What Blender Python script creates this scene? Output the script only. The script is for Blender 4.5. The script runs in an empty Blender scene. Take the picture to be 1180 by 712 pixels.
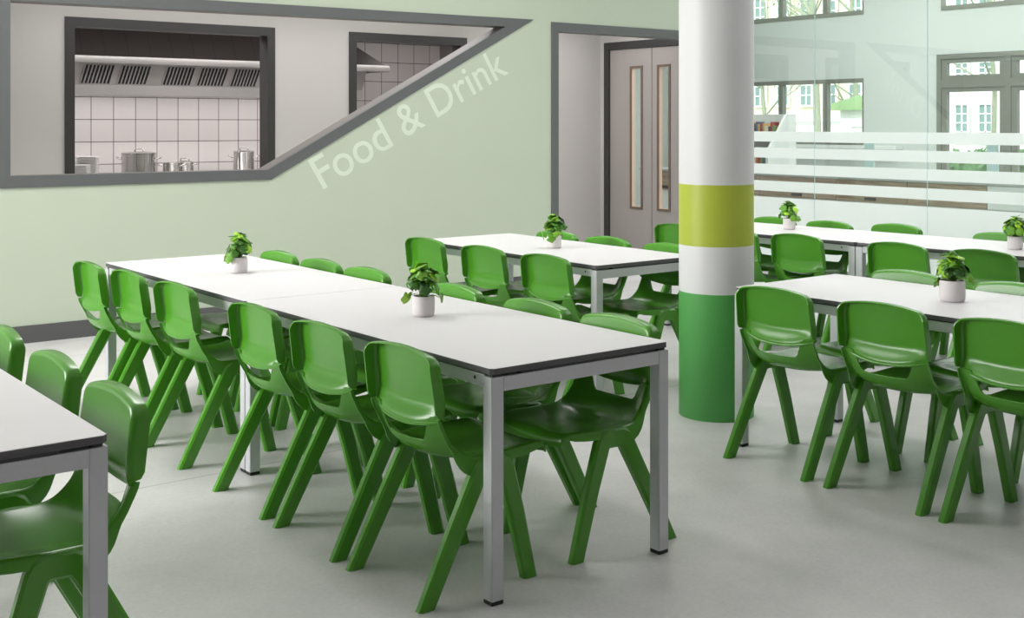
import bpy, bmesh, math, random
from mathutils import Vector, Matrix
from mathutils.geometry import tessellate_polygon

S = bpy.context.scene
C = S.collection
rnd = random.Random(7)

# ------------------------------------------------------------------ colours / materials
def lin(c):
    c = c/255.0
    return c/12.92 if c <= .04045 else ((c+.055)/1.055)**2.4
def rgb(r, g, b): return (lin(r), lin(g), lin(b), 1)

def mat(name, col, rough=.5, metal=0.0, spec=.5, noise=0.0, nscale=8.0, bump=0.0, bscale=60.0, coat=0.0):
    m = bpy.data.materials.new(name); m.use_nodes = True
    nt = m.node_tree; b = nt.nodes['Principled BSDF']
    b.inputs['Roughness'].default_value = rough
    b.inputs['Metallic'].default_value = metal
    b.inputs['Specular IOR Level'].default_value = spec
    if coat: b.inputs['Coat Weight'].default_value = coat; b.inputs['Coat Roughness'].default_value = .08
    tc = nt.nodes.new('ShaderNodeTexCoord')
    n = nt.nodes.new('ShaderNodeTexNoise'); n.inputs['Scale'].default_value = nscale
    n.inputs['Detail'].default_value = 6
    nt.links.new(tc.outputs['Object'], n.inputs['Vector'])
    mx = nt.nodes.new('ShaderNodeMixRGB'); mx.blend_type = 'MIX'
    k = max(noise, .004)
    mx.inputs['Color1'].default_value = (col[0]*(1-k), col[1]*(1-k), col[2]*(1-k), 1)
    mx.inputs['Color2'].default_value = (min(1, col[0]*(1+k)), min(1, col[1]*(1+k)), min(1, col[2]*(1+k)), 1)
    nt.links.new(n.outputs['Fac'], mx.inputs['Fac'])
    nt.links.new(mx.outputs['Color'], b.inputs['Base Color'])
    if bump:
        n2 = nt.nodes.new('ShaderNodeTexNoise'); n2.inputs['Scale'].default_value = bscale
        n2.inputs['Detail'].default_value = 4
        nt.links.new(tc.outputs['Object'], n2.inputs['Vector'])
        bp = nt.nodes.new('ShaderNodeBump'); bp.inputs['Strength'].default_value = bump
        bp.inputs['Distance'].default_value = .002
        nt.links.new(n2.outputs['Fac'], bp.inputs['Height'])
        nt.links.new(bp.outputs['Normal'], b.inputs['Normal'])
    return m

M = {}
M['plastic'] = mat('green plastic', rgb(78,150,34), .27, spec=.6, noise=.03, nscale=3, bump=.08, bscale=350)
M['laminate'] = mat('white laminate', rgb(231,229,230), .42, noise=.01, nscale=20)
M['edge'] = mat('dark laminate edge', rgb(92,90,93), .5, noise=.15, nscale=140)
M['steel_grey'] = mat('silver grey powder coat', rgb(208,209,213), .42, metal=.25, noise=.02, nscale=60)
M['black'] = mat('black plastic', rgb(22,22,24), .45, noise=.1)
M['spacer'] = mat('dark grey spacer', rgb(70,72,74), .6, noise=.1)
M['wall_green'] = mat('pale green paint', rgb(202,212,192), .75, noise=.025, nscale=2.2, bump=.15, bscale=90)
M['letter'] = mat('pale vinyl lettering', rgb(228,238,220), .6, noise=.01)
M['frame_grey'] = mat('dark grey frame', rgb(101,104,104), .5, noise=.03, nscale=5)
M['frame_dark'] = mat('charcoal frame', rgb(62,61,61), .45, noise=.04, nscale=5)
M['skirting'] = mat('charcoal skirting', rgb(92,92,92), .55, noise=.03)
M['lining'] = mat('warm grey lining', rgb(126,120,117), .5, noise=.03)
M['wall_white'] = mat('off white paint', rgb(214,210,208), .7, noise=.02, nscale=2, bump=.08)
M['room_wall'] = mat('cool pale paint', rgb(206,213,208), .75, noise=.015, nscale=2)
M['ceiling'] = mat('white ceiling', rgb(238,238,236), .8, noise=.01)
M['col_white'] = mat('white column paint', rgb(226,226,226), .45, noise=.01)
M['col_lime'] = mat('lime column paint', rgb(180,194,66), .45, noise=.02)
M['col_green'] = mat('green column paint', rgb(84,166,82), .45, noise=.02)
M['door'] = mat('grey door laminate', rgb(176,170,167), .45, noise=.02, nscale=3)
M['bead'] = mat('brown glazing bead', rgb(122,104,90), .5, noise=.05)
M['bead_light'] = mat('pale wood reveal', rgb(226,200,180), .5, noise=.05)
M['hood_dark'] = mat('dark brown hood sheet', rgb(72,62,58), .5, noise=.1, nscale=4)
M['stainless'] = mat('brushed stainless steel', rgb(205,203,201), .16, metal=.9, noise=.05, nscale=12)
M['hood_steel'] = mat('hood steel', rgb(176,172,170), .4, metal=.5, noise=.04, nscale=10)
M['porcelain'] = mat('white porcelain', rgb(235,233,231), .3, noise=.01)
M['pot_white'] = mat('white ribbed ceramic', rgb(232,226,226), .55, noise=.02)
M['soil'] = mat('dark soil', rgb(52,42,32), .9, noise=.3, nscale=60, bump=.6)
M['stem'] = mat('plant stem', rgb(92,130,50), .5, noise=.1)
M['win_frame'] = mat('olive grey window frame', rgb(124,128,118), .45, noise=.03)
M['counter_white'] = mat('white counter laminate', rgb(232,236,232), .4, noise=.01)
M['counter_top'] = mat('pale grey worktop', rgb(176,182,178), .35, noise=.02)
M['facade'] = mat('cream rendered facade', rgb(226,220,198), .85, noise=.06, nscale=3)
M['facade_white'] = mat('white stucco', rgb(236,238,234), .85, noise=.03, nscale=3)
M['house_glass'] = mat('far window glass', rgb(120,150,146), .2, noise=.2, nscale=4)
M['roof_green'] = mat('pale green roof', rgb(150,180,130), .8, noise=.15, nscale=4)
M['bark'] = mat('hazed bark', rgb(150,158,134), .9, noise=.2, nscale=12, bump=.5)  # outdoor brightness and glass haze are put into this pale colour
M['hedge'] = mat('hedge leaves', rgb(92,128,84), .8, noise=.4, nscale=40)
M['ground'] = mat('pale paving outside', rgb(190,192,186), .9, noise=.05)
M['lamp_white'] = mat('white lamp housing', rgb(230,230,230), .5)
M['aqua'] = mat('pale aqua panel', rgb(196,222,222), .4, noise=.02)
M['wall_shade'] = mat('grey paint', rgb(186,185,184), .8, noise=.02, nscale=2)

# leaves: several greens
def leaf_mat():
    m = bpy.data.materials.new('glossy plant leaf'); m.use_nodes = True
    nt = m.node_tree; b = nt.nodes['Principled BSDF']
    g = nt.nodes.new('ShaderNodeNewGeometry')
    r = nt.nodes.new('ShaderNodeValToRGB')
    r.color_ramp.elements[0].color = rgb(40,80,32); r.color_ramp.elements[1].color = rgb(172,226,56)
    e = r.color_ramp.elements.new(.5); e.color = rgb(82,146,44)
    nt.links.new(g.outputs['Random Per Island'], r.inputs['Fac'])
    nt.links.new(r.outputs['Color'], b.inputs['Base Color'])
    b.inputs['Roughness'].default_value = .35
    return m
M['leaf'] = leaf_mat()

def floor_mat():
    m = bpy.data.materials.new('polished concrete'); m.use_nodes = True
    nt = m.node_tree; b = nt.nodes['Principled BSDF']; L = nt.links.new
    tc = nt.nodes.new('ShaderNodeTexCoord')
    n1 = nt.nodes.new('ShaderNodeTexNoise'); n1.inputs['Scale'].default_value = 1.6; n1.inputs['Detail'].default_value = 9; n1.inputs['Roughness'].default_value = .65
    n2 = nt.nodes.new('ShaderNodeTexNoise'); n2.inputs['Scale'].default_value = 60; n2.inputs['Detail'].default_value = 4
    L(tc.outputs['Object'], n1.inputs['Vector']); L(tc.outputs['Object'], n2.inputs['Vector'])
    r = nt.nodes.new('ShaderNodeValToRGB')
    r.color_ramp.elements[0].position = .3; r.color_ramp.elements[0].color = rgb(203,201,201)
    r.color_ramp.elements[1].position = .7; r.color_ramp.elements[1].color = rgb(226,224,224)
    L(n1.outputs['Fac'], r.inputs['Fac'])
    mx = nt.nodes.new('ShaderNodeMixRGB'); mx.blend_type = 'OVERLAY'; mx.inputs['Fac'].default_value = .22
    L(r.outputs['Color'], mx.inputs['Color1']); L(n2.outputs['Fac'], mx.inputs['Color2'])
    # saw-cut joints every 3 m
    sp = nt.nodes.new('ShaderNodeSeparateXYZ'); L(tc.outputs['Object'], sp.inputs['Vector'])
    def joint(out, off):
        a = nt.nodes.new('ShaderNodeMath'); a.operation = 'ADD'; a.inputs[1].default_value = off+30
        L(out, a.inputs[0])
        p = nt.nodes.new('ShaderNodeMath'); p.operation = 'PINGPONG'; p.inputs[1].default_value = 1.5
        L(a.outputs[0], p.inputs[0])
        c = nt.nodes.new('ShaderNodeMath'); c.operation = 'LESS_THAN'; c.inputs[1].default_value = .005
        L(p.outputs[0], c.inputs[0]); return c.outputs[0]
    j = joint(sp.outputs['Y'], -1.85)
    mx2 = nt.nodes.new('ShaderNodeMixRGB'); L(mx.outputs['Color'], mx2.inputs['Color1']); mx2.inputs['Color2'].default_value = rgb(138,142,140)
    mj = nt.nodes.new('ShaderNodeMath'); mj.operation = 'MULTIPLY'; mj.inputs[1].default_value = .5; L(j, mj.inputs[0])
    L(mj.outputs[0], mx2.inputs['Fac'])
    L(mx2.outputs['Color'], b.inputs['Base Color'])
    mr = nt.nodes.new('ShaderNodeMapRange'); mr.inputs['To Min'].default_value = .30; mr.inputs['To Max'].default_value = .48
    L(n1.outputs['Fac'], mr.inputs['Value']); L(mr.outputs['Result'], b.inputs['Roughness'])
    b.inputs['Specular IOR Level'].default_value = .4
    return m
M['floor'] = floor_mat()

def tile_mat(name, tile, grout, ox, oz, size, rows=True):
    m = bpy.data.materials.new(name); m.use_nodes = True
    nt = m.node_tree; b = nt.nodes['Principled BSDF']; L = nt.links.new
    tc = nt.nodes.new('ShaderNodeTexCoord'); sp = nt.nodes.new('ShaderNodeSeparateXYZ'); cb = nt.nodes.new('ShaderNodeCombineXYZ')
    L(tc.outputs['Object'], sp.inputs['Vector'])
    ax = nt.nodes.new('ShaderNodeMath'); ax.operation = 'SUBTRACT'; ax.inputs[1].default_value = ox - 20*size
    az = nt.nodes.new('ShaderNodeMath'); az.operation = 'SUBTRACT'; az.inputs[1].default_value = oz - 20*size
    L(sp.outputs['X'], ax.inputs[0]); L(sp.outputs['Z'], az.inputs[0])
    L(ax.outputs[0], cb.inputs['X']); L(az.outputs[0], cb.inputs['Y'])
    br = nt.nodes.new('ShaderNodeTexBrick'); br.offset = 0; br.squash = 1
    br.inputs['Scale'].default_value = 1; br.inputs['Brick Width'].default_value = size
    br.inputs['Row Height'].default_value = size if rows else 50
    br.inputs['Mortar Size'].default_value = .0042; br.inputs['Mortar Smooth'].default_value = .1
    br.inputs['Color1'].default_value = tile; br.inputs['Color2'].default_value = (tile[0]*.95, tile[1]*.95, tile[2]*.95, 1)
    br.inputs['Mortar'].default_value = grout
    L(cb.outputs[0], br.inputs['Vector']); L(br.outputs['Color'], b.inputs['Base Color'])
    b.inputs['Roughness'].default_value = .45
    return m
M['tiles'] = tile_mat('square wall tiles', rgb(202,196,194), rgb(74,70,68), 2.04, 1.056, .2455)
M['hood_dark'] = tile_mat('dark brown hood panels', rgb(42,34,31), rgb(16,13,12), 1.62, 0, .235, rows=False)

def wood_mat():
    m = bpy.data.materials.new('limed oak front'); m.use_nodes = True
    nt = m.node_tree; b = nt.nodes['Principled BSDF']; L = nt.links.new
    tc = nt.nodes.new('ShaderNodeTexCoord'); mp = nt.nodes.new('ShaderNodeMapping'); mp.inputs['Scale'].default_value = (1, 1.2, 22)
    n = nt.nodes.new('ShaderNodeTexNoise'); n.inputs['Scale'].default_value = 3; n.inputs['Detail'].default_value = 8
    L(tc.outputs['Object'], mp.inputs['Vector']); L(mp.outputs[0], n.inputs['Vector'])
    r = nt.nodes.new('ShaderNodeValToRGB'); r.color_ramp.elements[0].color = rgb(126,106,86); r.color_ramp.elements[1].color = rgb(184,164,140)
    r.color_ramp.elements[0].position = .3; r.color_ramp.elements[1].position = .7
    L(n.outputs['Fac'], r.inputs['Fac']); L(r.outputs['Color'], b.inputs['Base Color']); b.inputs['Roughness'].default_value = .5
    return m
M['wood'] = wood_mat()

def glass_mat(name, tint, refl=1.0):
    m = bpy.data.materials.new(name); m.use_nodes = True
    nt = m.node_tree; nt.nodes.clear(); L = nt.links.new
    o = nt.nodes.new('ShaderNodeOutputMaterial'); mx = nt.nodes.new('ShaderNodeMixShader')
    t = nt.nodes.new('ShaderNodeBsdfTransparent'); t.inputs['Color'].default_value = tint
    g = nt.nodes.new('ShaderNodeBsdfGlossy'); g.inputs['Roughness'].default_value = 0.0
    f = nt.nodes.new('ShaderNodeFresnel'); f.inputs['IOR'].default_value = 1.5
    # the fresnel node flips its ratio on back faces; a thin pane needs the same value on both
    geo = nt.nodes.new('ShaderNodeNewGeometry'); fi = nt.nodes.new('ShaderNodeMath'); fi.operation = 'MULTIPLY_ADD'
    fi.inputs[1].default_value = (1/1.5-1.5)*0 ; fi.inputs[2].default_value = 1.5
    mi = nt.nodes.new('ShaderNodeMix'); mi.inputs[2].default_value = 1.5; mi.inputs[3].default_value = 1/1.5
    L(geo.outputs['Backfacing'], mi.inputs[0]); L(mi.outputs[0], f.inputs['IOR'])
    k = nt.nodes.new('ShaderNodeMath'); k.operation = 'MULTIPLY'; k.inputs[1].default_value = refl
    L(f.outputs[0], k.inputs[0]); L(k.outputs[0], mx.inputs[0]); L(t.outputs[0], mx.inputs[1]); L(g.outputs[0], mx.inputs[2])
    nt.nodes.remove(fi)
    L(mx.outputs[0], o.inputs['Surface'])
    return m
M['glass'] = glass_mat('partition glass', (.945,.975,.962,1), 1.9)
M['pane'] = glass_mat('window glass', (.97,.985,.98,1))

def frost_mat():
    m = bpy.data.materials.new('frosted vinyl'); m.use_nodes = True
    nt = m.node_tree; nt.nodes.clear(); L = nt.links.new
    o = nt.nodes.new('ShaderNodeOutputMaterial')
    tr = nt.nodes.new('ShaderNodeBsdfTranslucent'); tr.inputs['Color'].default_value = (.97,1,.985,1)
    d = nt.nodes.new('ShaderNodeBsdfDiffuse'); d.inputs['Color'].default_value = (.95,.99,.97,1)
    t = nt.nodes.new('ShaderNodeBsdfTransparent'); t.inputs['Color'].default_value = (1,1,1,1)
    n = nt.nodes.new('ShaderNodeTexNoise'); n.inputs['Scale'].default_value = 300
    m1 = nt.nodes.new('ShaderNodeMixShader'); m1.inputs[0].default_value = .5
    m2 = nt.nodes.new('ShaderNodeMixShader'); m2.inputs[0].default_value = .15
    L(tr.outputs[0], m1.inputs[1]); L(d.outputs[0], m1.inputs[2]); L(m1.outputs[0], m2.inputs[1]); L(t.outputs[0], m2.inputs[2])
    L(m2.outputs[0], o.inputs['Surface'])
    return m
M['frost'] = frost_mat()

# ------------------------------------------------------------------ mesh builder
class MB:
    def __init__(s): s.v = []; s.f = []; s.m = []
    def add(s, vs, fs, mi=0):
        o = len(s.v); s.v += [tuple(v) for v in vs]
        s.f += [tuple(i+o for i in f) for f in fs]; s.m += [mi]*len(fs)
        return s
    def box(s, x0, x1, y0, y1, z0, z1, mi=0, ch=0.0):
        if ch <= 0:
            vs = [(x, y, z) for z in (z0, z1) for y in (y0, y1) for x in (x0, x1)]
            return s.add(vs, [(0,2,3,1),(4,5,7,6),(0,1,5,4),(2,6,7,3),(0,4,6,2),(1,3,7,5)], mi)
        bm = bmesh.new(); bmesh.ops.create_cube(bm, size=1)
        for v in bm.verts:
            v.co = Vector((x0 if v.co.x < 0 else x1, y0 if v.co.y < 0 else y1, z0 if v.co.z < 0 else z1))
        bmesh.ops.bevel(bm, geom=bm.edges[:], offset=ch, segments=2, affect='EDGES', profile=.6)
        bm.verts.index_update()
        s.add([v.co[:] for v in bm.verts], [[v.index for v in f.verts] for f in bm.faces], mi); bm.free()
        return s
    def prism(s, poly, h0, h1, axis='z', mi=0):
        n = len(poly)
        def P(a, b, h): return {'z': (a, b, h), 'y': (a, h, b), 'x': (h, a, b)}[axis]
        vs = [P(a, b, h0) for a, b in poly]+[P(a, b, h1) for a, b in poly]
        fs = [tuple(range(n)), tuple(range(2*n-1, n-1, -1))]+[(i, n+i, n+(i+1) % n, (i+1) % n) for i in range(n)]
        return s.add(vs, fs, mi)
    def prism_holes(s, outer, holes, h0, h1, axis='y', mi=0, mih=None):
        polys = [outer]+list(holes)
        pts = [p for q in polys for p in q]
        tris = tessellate_polygon([[Vector((p[0], p[1], 0)) for p in q] for q in polys])
        def P(p, h): return {'z': (p[0], p[1], h), 'y': (p[0], h, p[1]), 'x': (h, p[0], p[1])}[axis]
        n = len(pts)
        vs = [P(p, h0) for p in pts]+[P(p, h1) for p in pts]
        s.add(vs, [tuple(t) for t in tris]+[tuple(n+i for i in reversed(t)) for t in tris], mi)
        o = 0
        for qi, q in enumerate(polys):
            k = len(q)
            vv = [P(p, h0) for p in q]+[P(p, h1) for p in q]
            s.add(vv, [(i, k+i, k+(i+1) % k, (i+1) % k) for i in range(k)], mi if qi == 0 or mih is None else mih)
        return s
    def lathe(s, prof, n=32, c=(0,0,0), mi=0, rib=None):
        vs = []; fs = []
        for (r, z) in prof:
            for k in range(n):
                a = 2*math.pi*k/n; rr = r
                if rib: rr = r*(1+rib*(1 if k % 2 else -1))
                vs.append((c[0]+rr*math.cos(a), c[1]+rr*math.sin(a), c[2]+z))
        for i in range(len(prof)-1):
            for k in range(n):
                fs.append((i*n+k, i*n+(k+1) % n, (i+1)*n+(k+1) % n, (i+1)*n+k))
        if prof[0][0] > 1e-5: fs.append(tuple(range(n-1, -1, -1)))
        if prof[-1][0] > 1e-5: fs.append(tuple((len(prof)-1)*n+k for k in range(n)))
        return s.add(vs, fs, mi)
    def tube(s, pts, rads, n=8, mi=0):
        pts = [Vector(p) for p in pts]
        if not hasattr(rads, '__len__'): rads = [rads]*len(pts)
        vs = []; fs = []; ref = None
        for i, p in enumerate(pts):
            d = (pts[min(i+1, len(pts)-1)]-pts[max(i-1, 0)]).normalized()
            if ref is None:
                ref = d.orthogonal().normalized()
            a = (ref-d*ref.dot(d)).normalized(); ref = a; b = d.cross(a)
            for k in range(n):
                t = 2*math.pi*k/n
                vs.append(p+(a*math.cos(t)+b*math.sin(t))*rads[i])
        for i in range(len(pts)-1):
            for k in range(n):
                fs.append((i*n+k, i*n+(k+1) % n, (i+1)*n+(k+1) % n, (i+1)*n+k))
        fs.append(tuple(range(n-1, -1, -1))); fs.append(tuple((len(pts)-1)*n+k for k in range(n)))
        return s.add(vs, fs, mi)
    def mesh(s, name, mats, smooth=None, weld=True):
        me = bpy.data.meshes.new(name); me.from_pydata(s.v, [], s.f)
        for m in (mats if isinstance(mats, (list, tuple)) else [mats]): me.materials.append(m)
        for p, mi in zip(me.polygons, s.m): p.material_index = mi
        bm = bmesh.new(); bm.from_mesh(me)
        if weld: bmesh.ops.remove_doubles(bm, verts=bm.verts, dist=1e-5)
        bmesh.ops.recalc_face_normals(bm, faces=bm.faces); bm.to_mesh(me); bm.free()
        if smooth is not None:
            me.polygons.foreach_set('use_smooth', [True]*len(me.polygons))
            me.set_sharp_from_angle(angle=math.radians(smooth))
        me.update()
        return me
    def obj(s, name, mats, parent=None, smooth=None, loc=None, weld=True):
        o = bpy.data.objects.new(name, s.mesh(name, mats, smooth, weld)); C.objects.link(o)
        if parent: o.parent = parent
        if loc: o.location = loc
        return o

def tag(o, label, cat, group=None):
    o['label'] = label; o['category'] = cat
    if group: o['group'] = group
    return o
def struct(o): o['kind'] = 'structure'; return o
def thing(name, label, cat, loc=(0,0,0), rz=0.0, group=None):
    o = bpy.data.objects.new(name, None); C.objects.link(o); o.empty_display_size = .1
    o.location = loc; o.rotation_euler = (0, 0, rz)
    return tag(o, label, cat, group)
def dup(root, loc, rz, label, group=None):
    def cp(o, parent):
        c = o.copy(); C.objects.link(c)
        if parent: c.parent = parent
        for ch in list(o.children): cp(ch, c)
        return c
    r = cp(root, None); r.location = loc; r.rotation_euler = (0, 0, rz); r['label'] = label
    if group: r['group'] = group
    elif 'group' in r: del r['group']
    return r

def bake(o):
    dg = bpy.context.evaluated_depsgraph_get()
    me = bpy.data.meshes.new_from_object(o.evaluated_get(dg))
    o.modifiers.clear(); old = o.data; o.data = me
    me.name = old.name; bpy.data.meshes.remove(old)

def sm(x): x = max(0, min(1, x)); return x*x*(3-2*x)
def catmull(pts, n):
    pts = [Vector(p) for p in pts]; out = []
    P = [2*pts[0]-pts[1]]+pts+[2*pts[-1]-pts[-2]]
    L = [0]
    for i in range(len(pts)-1): L.append(L[-1]+(pts[i+1]-pts[i]).length)
    for k in range(n+1):
        d = L[-1]*k/n; i = 0
        while i < len(pts)-2 and L[i+1] < d: i += 1
        t = (d-L[i])/(L[i+1]-L[i])
        a, b, c, e = P[i], P[i+1], P[i+2], P[i+3]
        out.append(.5*((2*b)+(-a+c)*t+(2*a-5*b+4*c-e)*t*t+(-a+3*b-3*c+e)*t**3))
    return out

# ------------------------------------------------------------------ camera
F_PX, CX, CY, CAMH = 1362.5, 590.0, 142.34, 1.5026
CAM = Vector((-2.1906, -2.9458, CAMH)); YAW = .6565
cam = bpy.data.cameras.new('camera'); co = bpy.data.objects.new('camera', cam); C.objects.link(co)
co.location = CAM; co.rotation_euler = (math.pi/2, 0, -YAW)
cam.sensor_fit = 'HORIZONTAL'; cam.sensor_width = 36; cam.lens = 36*F_PX/1180
cam.shift_y = -(356-CY)/1180; cam.shift_x = 0
cam.clip_start = .05; cam.clip_end = 200
S.camera = co

# measured levels of the place (metres)
YW = 5.497      # face of the green wall
XG = 7.05       # glass partition
YP = 7.35       # passage wall with the kitchen hatches
YK = 10.06      # tiled kitchen wall
XR = 11.0       # window wall of the room behind the glass
HC = 3.9        # ceiling

# ------------------------------------------------------------------ setting
b = MB(); b.box(-5.1, XR+.1, -6.1, 10.3, -.15, 0); struct(b.obj('floor', M['floor']))
b = MB(); b.box(-5.1, XR+.1, -6.1, YW+.14, HC, HC+.12); b.box(XG, XR+.1, YW+.14, 10.3, HC, HC+.12)
struct(b.obj('ceiling', M['ceiling']))
b = MB(); b.box(-.6, XG+.05, YW+.14, YK+.2, 2.75, 2.87); struct(b.obj('ceiling_passage', M['ceiling']))

# green wall with the slanted hatch and the passage doorway
H_OUT = [(-.08,1.064), (1.942,1.066), (4.56,2.452), (-.08,2.42)]
H_IN = [(.01,1.145), (1.915,1.143), (4.235,2.372), (.01,2.338)]
D_OUT = [(4.771,0), (4.771,2.442), (6.93,2.442), (6.93,0)]
D_IN = [(4.853,0), (4.853,2.36), (6.85,2.36), (6.85,0)]
b = MB()
outer = [(-5.1,0), (4.812,0), (4.812,2.40), (6.89,2.40), (6.89,0), (XG,0), (XG,HC), (-5.1,HC)]
hole = [(-.035,1.104), (1.93,1.104), (4.40,2.41), (-.035,2.38)]
b.prism_holes(outer, [hole], YW, YW+.14)
struct(b.obj('wall_back', M['wall_green']))
b = MB(); b.prism_holes(H_OUT, [H_IN], YW-.012, YW+.03); struct(b.obj('trim_1', M['frame_grey']))
def inset(poly, d):
    c = Vector((sum(p[0] for p in poly)/len(poly), sum(p[1] for p in poly)/len(poly)))
    out = []
    n = len(poly)
    for i in range(n):
        p0, p1, p2 = Vector(poly[i-1]), Vector(poly[i]), Vector(poly[(i+1) % n])
        e1 = (p1-p0).normalized(); e2 = (p2-p1).normalized()
        n1 = Vector((-e1.y, e1.x)); n2 = Vector((-e2.y, e2.x)); k = (n1+n2); k = k/(1+n1.dot(n2))
        out.append(tuple(p1+k*d))
    return out
b = MB(); b.prism_holes(H_OUT, [H_IN], YW+.03, YW+.17); struct(b.obj('trim_2', M['lining']))
b = MB(); b.prism(D_OUT[:2]+D_OUT[2:]+[D_IN[3], D_IN[2], D_IN[1], D_IN[0]], YW-.012, YW+.16, 'y')
struct(b.obj('trim_3', M['frame_grey']))
b = MB(); b.box(-5.0, 4.771, YW-.014, YW, 0, .119); b.box(6.93, XG, YW-.014, YW, 0, .119)
struct(b.obj('baseboard_back', M['skirting']))

# other walls of the dining room (outside the frame, they close the room)
b = MB(); b.box(-5.1, -5.0, -6.0, YW, 0, HC); struct(b.obj('wall_left', M['wall_shade']))
b = MB(); b.box(-5.1, XR+.1, -6.1, -6.0, 0, HC); struct(b.obj('wall_front', M['wall_shade']))

# passage
b = MB()
holes = [[(.975,.9), (2.845,.9), (2.845,2.37), (.975,2.37)], [(3.735,.9), (5.085,.9), (5.085,2.375), (3.735,2.375)]]
b.prism_holes([(-.6,0), (XG,0), (XG,2.75), (-.6,2.75)], holes, YP, YP+.12); struct(b.obj('wall_passage', M['wall_white']))
for i, (x0, x1) in enumerate(((.936, 2.886), (3.696, 5.123))):
    w = .079
    b = MB(); b.prism_holes([(x0,.86), (x1,.86), (x1,2.414), (x0,2.414)], [[(x0+w,.94), (x1-w,.94), (x1-w,2.332), (x0+w,2.332)]], YP-.02, YP+.15)
    struct(b.obj('trim_%d' % (4+i), M['frame_dark']))
b = MB(); b.box(-.6, -.5, YW+.14, YK+.2, 0, 2.75); struct(b.obj('wall_passage_left', M['wall_white']))
# wall beside the passage that carries the double doors
b = MB(); b.prism_holes([(YW+.14,0), (5.78,0), (5.78,2.40), (7.235,2.40), (7.235,0), (YP,0), (YP,2.75), (YW+.14,2.75)], [], XG, XG+.1, 'x')
struct(b.obj('wall_passage_right', M['wall_white']))
b = MB(); b.prism([(5.74,0), (5.74,2.436), (7.275,2.436), (7.275,0), (7.195,0), (7.195,2.352), (5.82,2.352), (5.82,0)], XG-.02, XG+.12, 'x')
struct(b.obj('trim_6', M['frame_dark']))
b = MB(); b.box(-.5, XG, YP-.014, YP, 0, .1); struct(b.obj('baseboard_passage', M['lining']))
for i, (y0, y1, lo, hi) in enumerate(((6.51, 7.195, 6.675, 6.835), (5.82, 6.506, 6.24, 6.40))):
    b = MB(); b.prism_holes([(y0+.003,.008), (y1-.003,.008), (y1-.003,2.347), (y0+.003,2.347)], [[(lo,.56), (hi,.56), (hi,2.13), (lo,2.13)]], XG+.005, XG+.05, 'x')
    d = struct(b.obj('door_%d' % (i+1), M['door']))
    q = MB(); q.prism_holes([(lo-.022,.538), (hi+.022,.538), (hi+.022,2.152), (lo-.022,2.152)], [[(lo+.004,.564), (hi-.004,.564), (hi-.004,2.126), (lo+.004,2.126)]], XG-.004, XG+.006, 'x')
    q.obj('glazing_bead', M['bead'], d)
    q = MB(); q.prism_holes([(lo,.56), (hi,.56), (hi,2.13), (lo,2.13)], [[(lo+.008,.568), (hi-.008,.568), (hi-.008,2.122), (lo+.008,2.122)]], XG+.006, XG+.049, 'x')
    q.obj('glazing_reveal', M['bead_light'], d)
    q = MB(); q.box(XG+.034, XG+.04, lo+.006, hi-.006, .566, 2.124); q.obj('pane', M['pane'], d)

# kitchen shell
b = MB(); b.box(-.6, XG+.05, YK, YK+.12, 0, 2.75); struct(b.obj('wall_kitchen', M['tiles']))
b = MB(); b.box(6.62, 6.72, YP+.12, YK, 0, 2.75); struct(b.obj('wall_kitchen_right', M['lining']))

# ------------------------------------------------------------------ lettering on the green wall
cu = bpy.data.curves.new('lettering', 'FONT'); cu.body = 'Food & Drink'; cu.size = 1; cu.extrude = 0; cu.offset = .004
to = bpy.data.objects.new('tmp_text', cu); C.objects.link(to)
bpy.context.view_layer.update()
me = bpy.data.meshes.new_from_object(to.evaluated_get(bpy.context.evaluated_depsgraph_get()))
C.objects.unlink(to); bpy.data.objects.remove(to)
zmax = max(v.co.z for v in me.vertices)
keep = {p.index for p in me.polygons if abs(p.normal.z) > .9 and all(abs(me.vertices[i].co.z-zmax) < 1e-4 for i in p.vertices)}
xs = [v.co.x for v in me.vertices]; x0, x1 = min(xs), max(xs)
cap = max(v.co.y for v in me.vertices if v.co.x < x0+.3)
A0 = Vector((2.405, YW, .975)); U = Vector((4.285-2.412, 0, 1.962-.978)); V = Vector((-.143, 0, .232))
for v in me.vertices:
    a, c = (v.co.x-x0)/(x1-x0), v.co.y/cap
    v.co = A0+U*a+V*c
bm = bmesh.new(); bm.from_mesh(me)
bmesh.ops.delete(bm, geom=[f for f in bm.faces if f.index not in keep], context='FACES')
bmesh.ops.remove_doubles(bm, verts=bm.verts, dist=1e-5)
for f in bm.faces: f.smooth = False
g = bmesh.ops.extrude_face_region(bm, geom=bm.faces[:])
for e in g['geom']:
    if isinstance(e, bmesh.types.BMVert): e.co.y -= .003
bmesh.ops.recalc_face_normals(bm, faces=bm.faces); bm.to_mesh(me); bm.free()
me.materials.clear(); me.materials.append(M['letter'])
lo = bpy.data.objects.new('wall_lettering', me); C.objects.link(lo)
tag(lo, 'pale slanted lettering reading Food & Drink on the green wall under the hatch', 'lettering')

# ------------------------------------------------------------------ column
b = MB(); R = .192
cc = (2.389, 1.263)
def band(z0, z1, mi): b.lathe([(R, z0), (R, z1)], 64, (cc[0], cc[1], 0), mi)
band(0, .640, 2); band(.640, .880, 0); band(.880, 1.192, 1); band(1.192, HC, 0)
tag(b.obj('column', [M['col_white'], M['col_lime'], M['col_green']], None, 40), 'round white column with a lime band and a green base', 'column')

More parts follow.
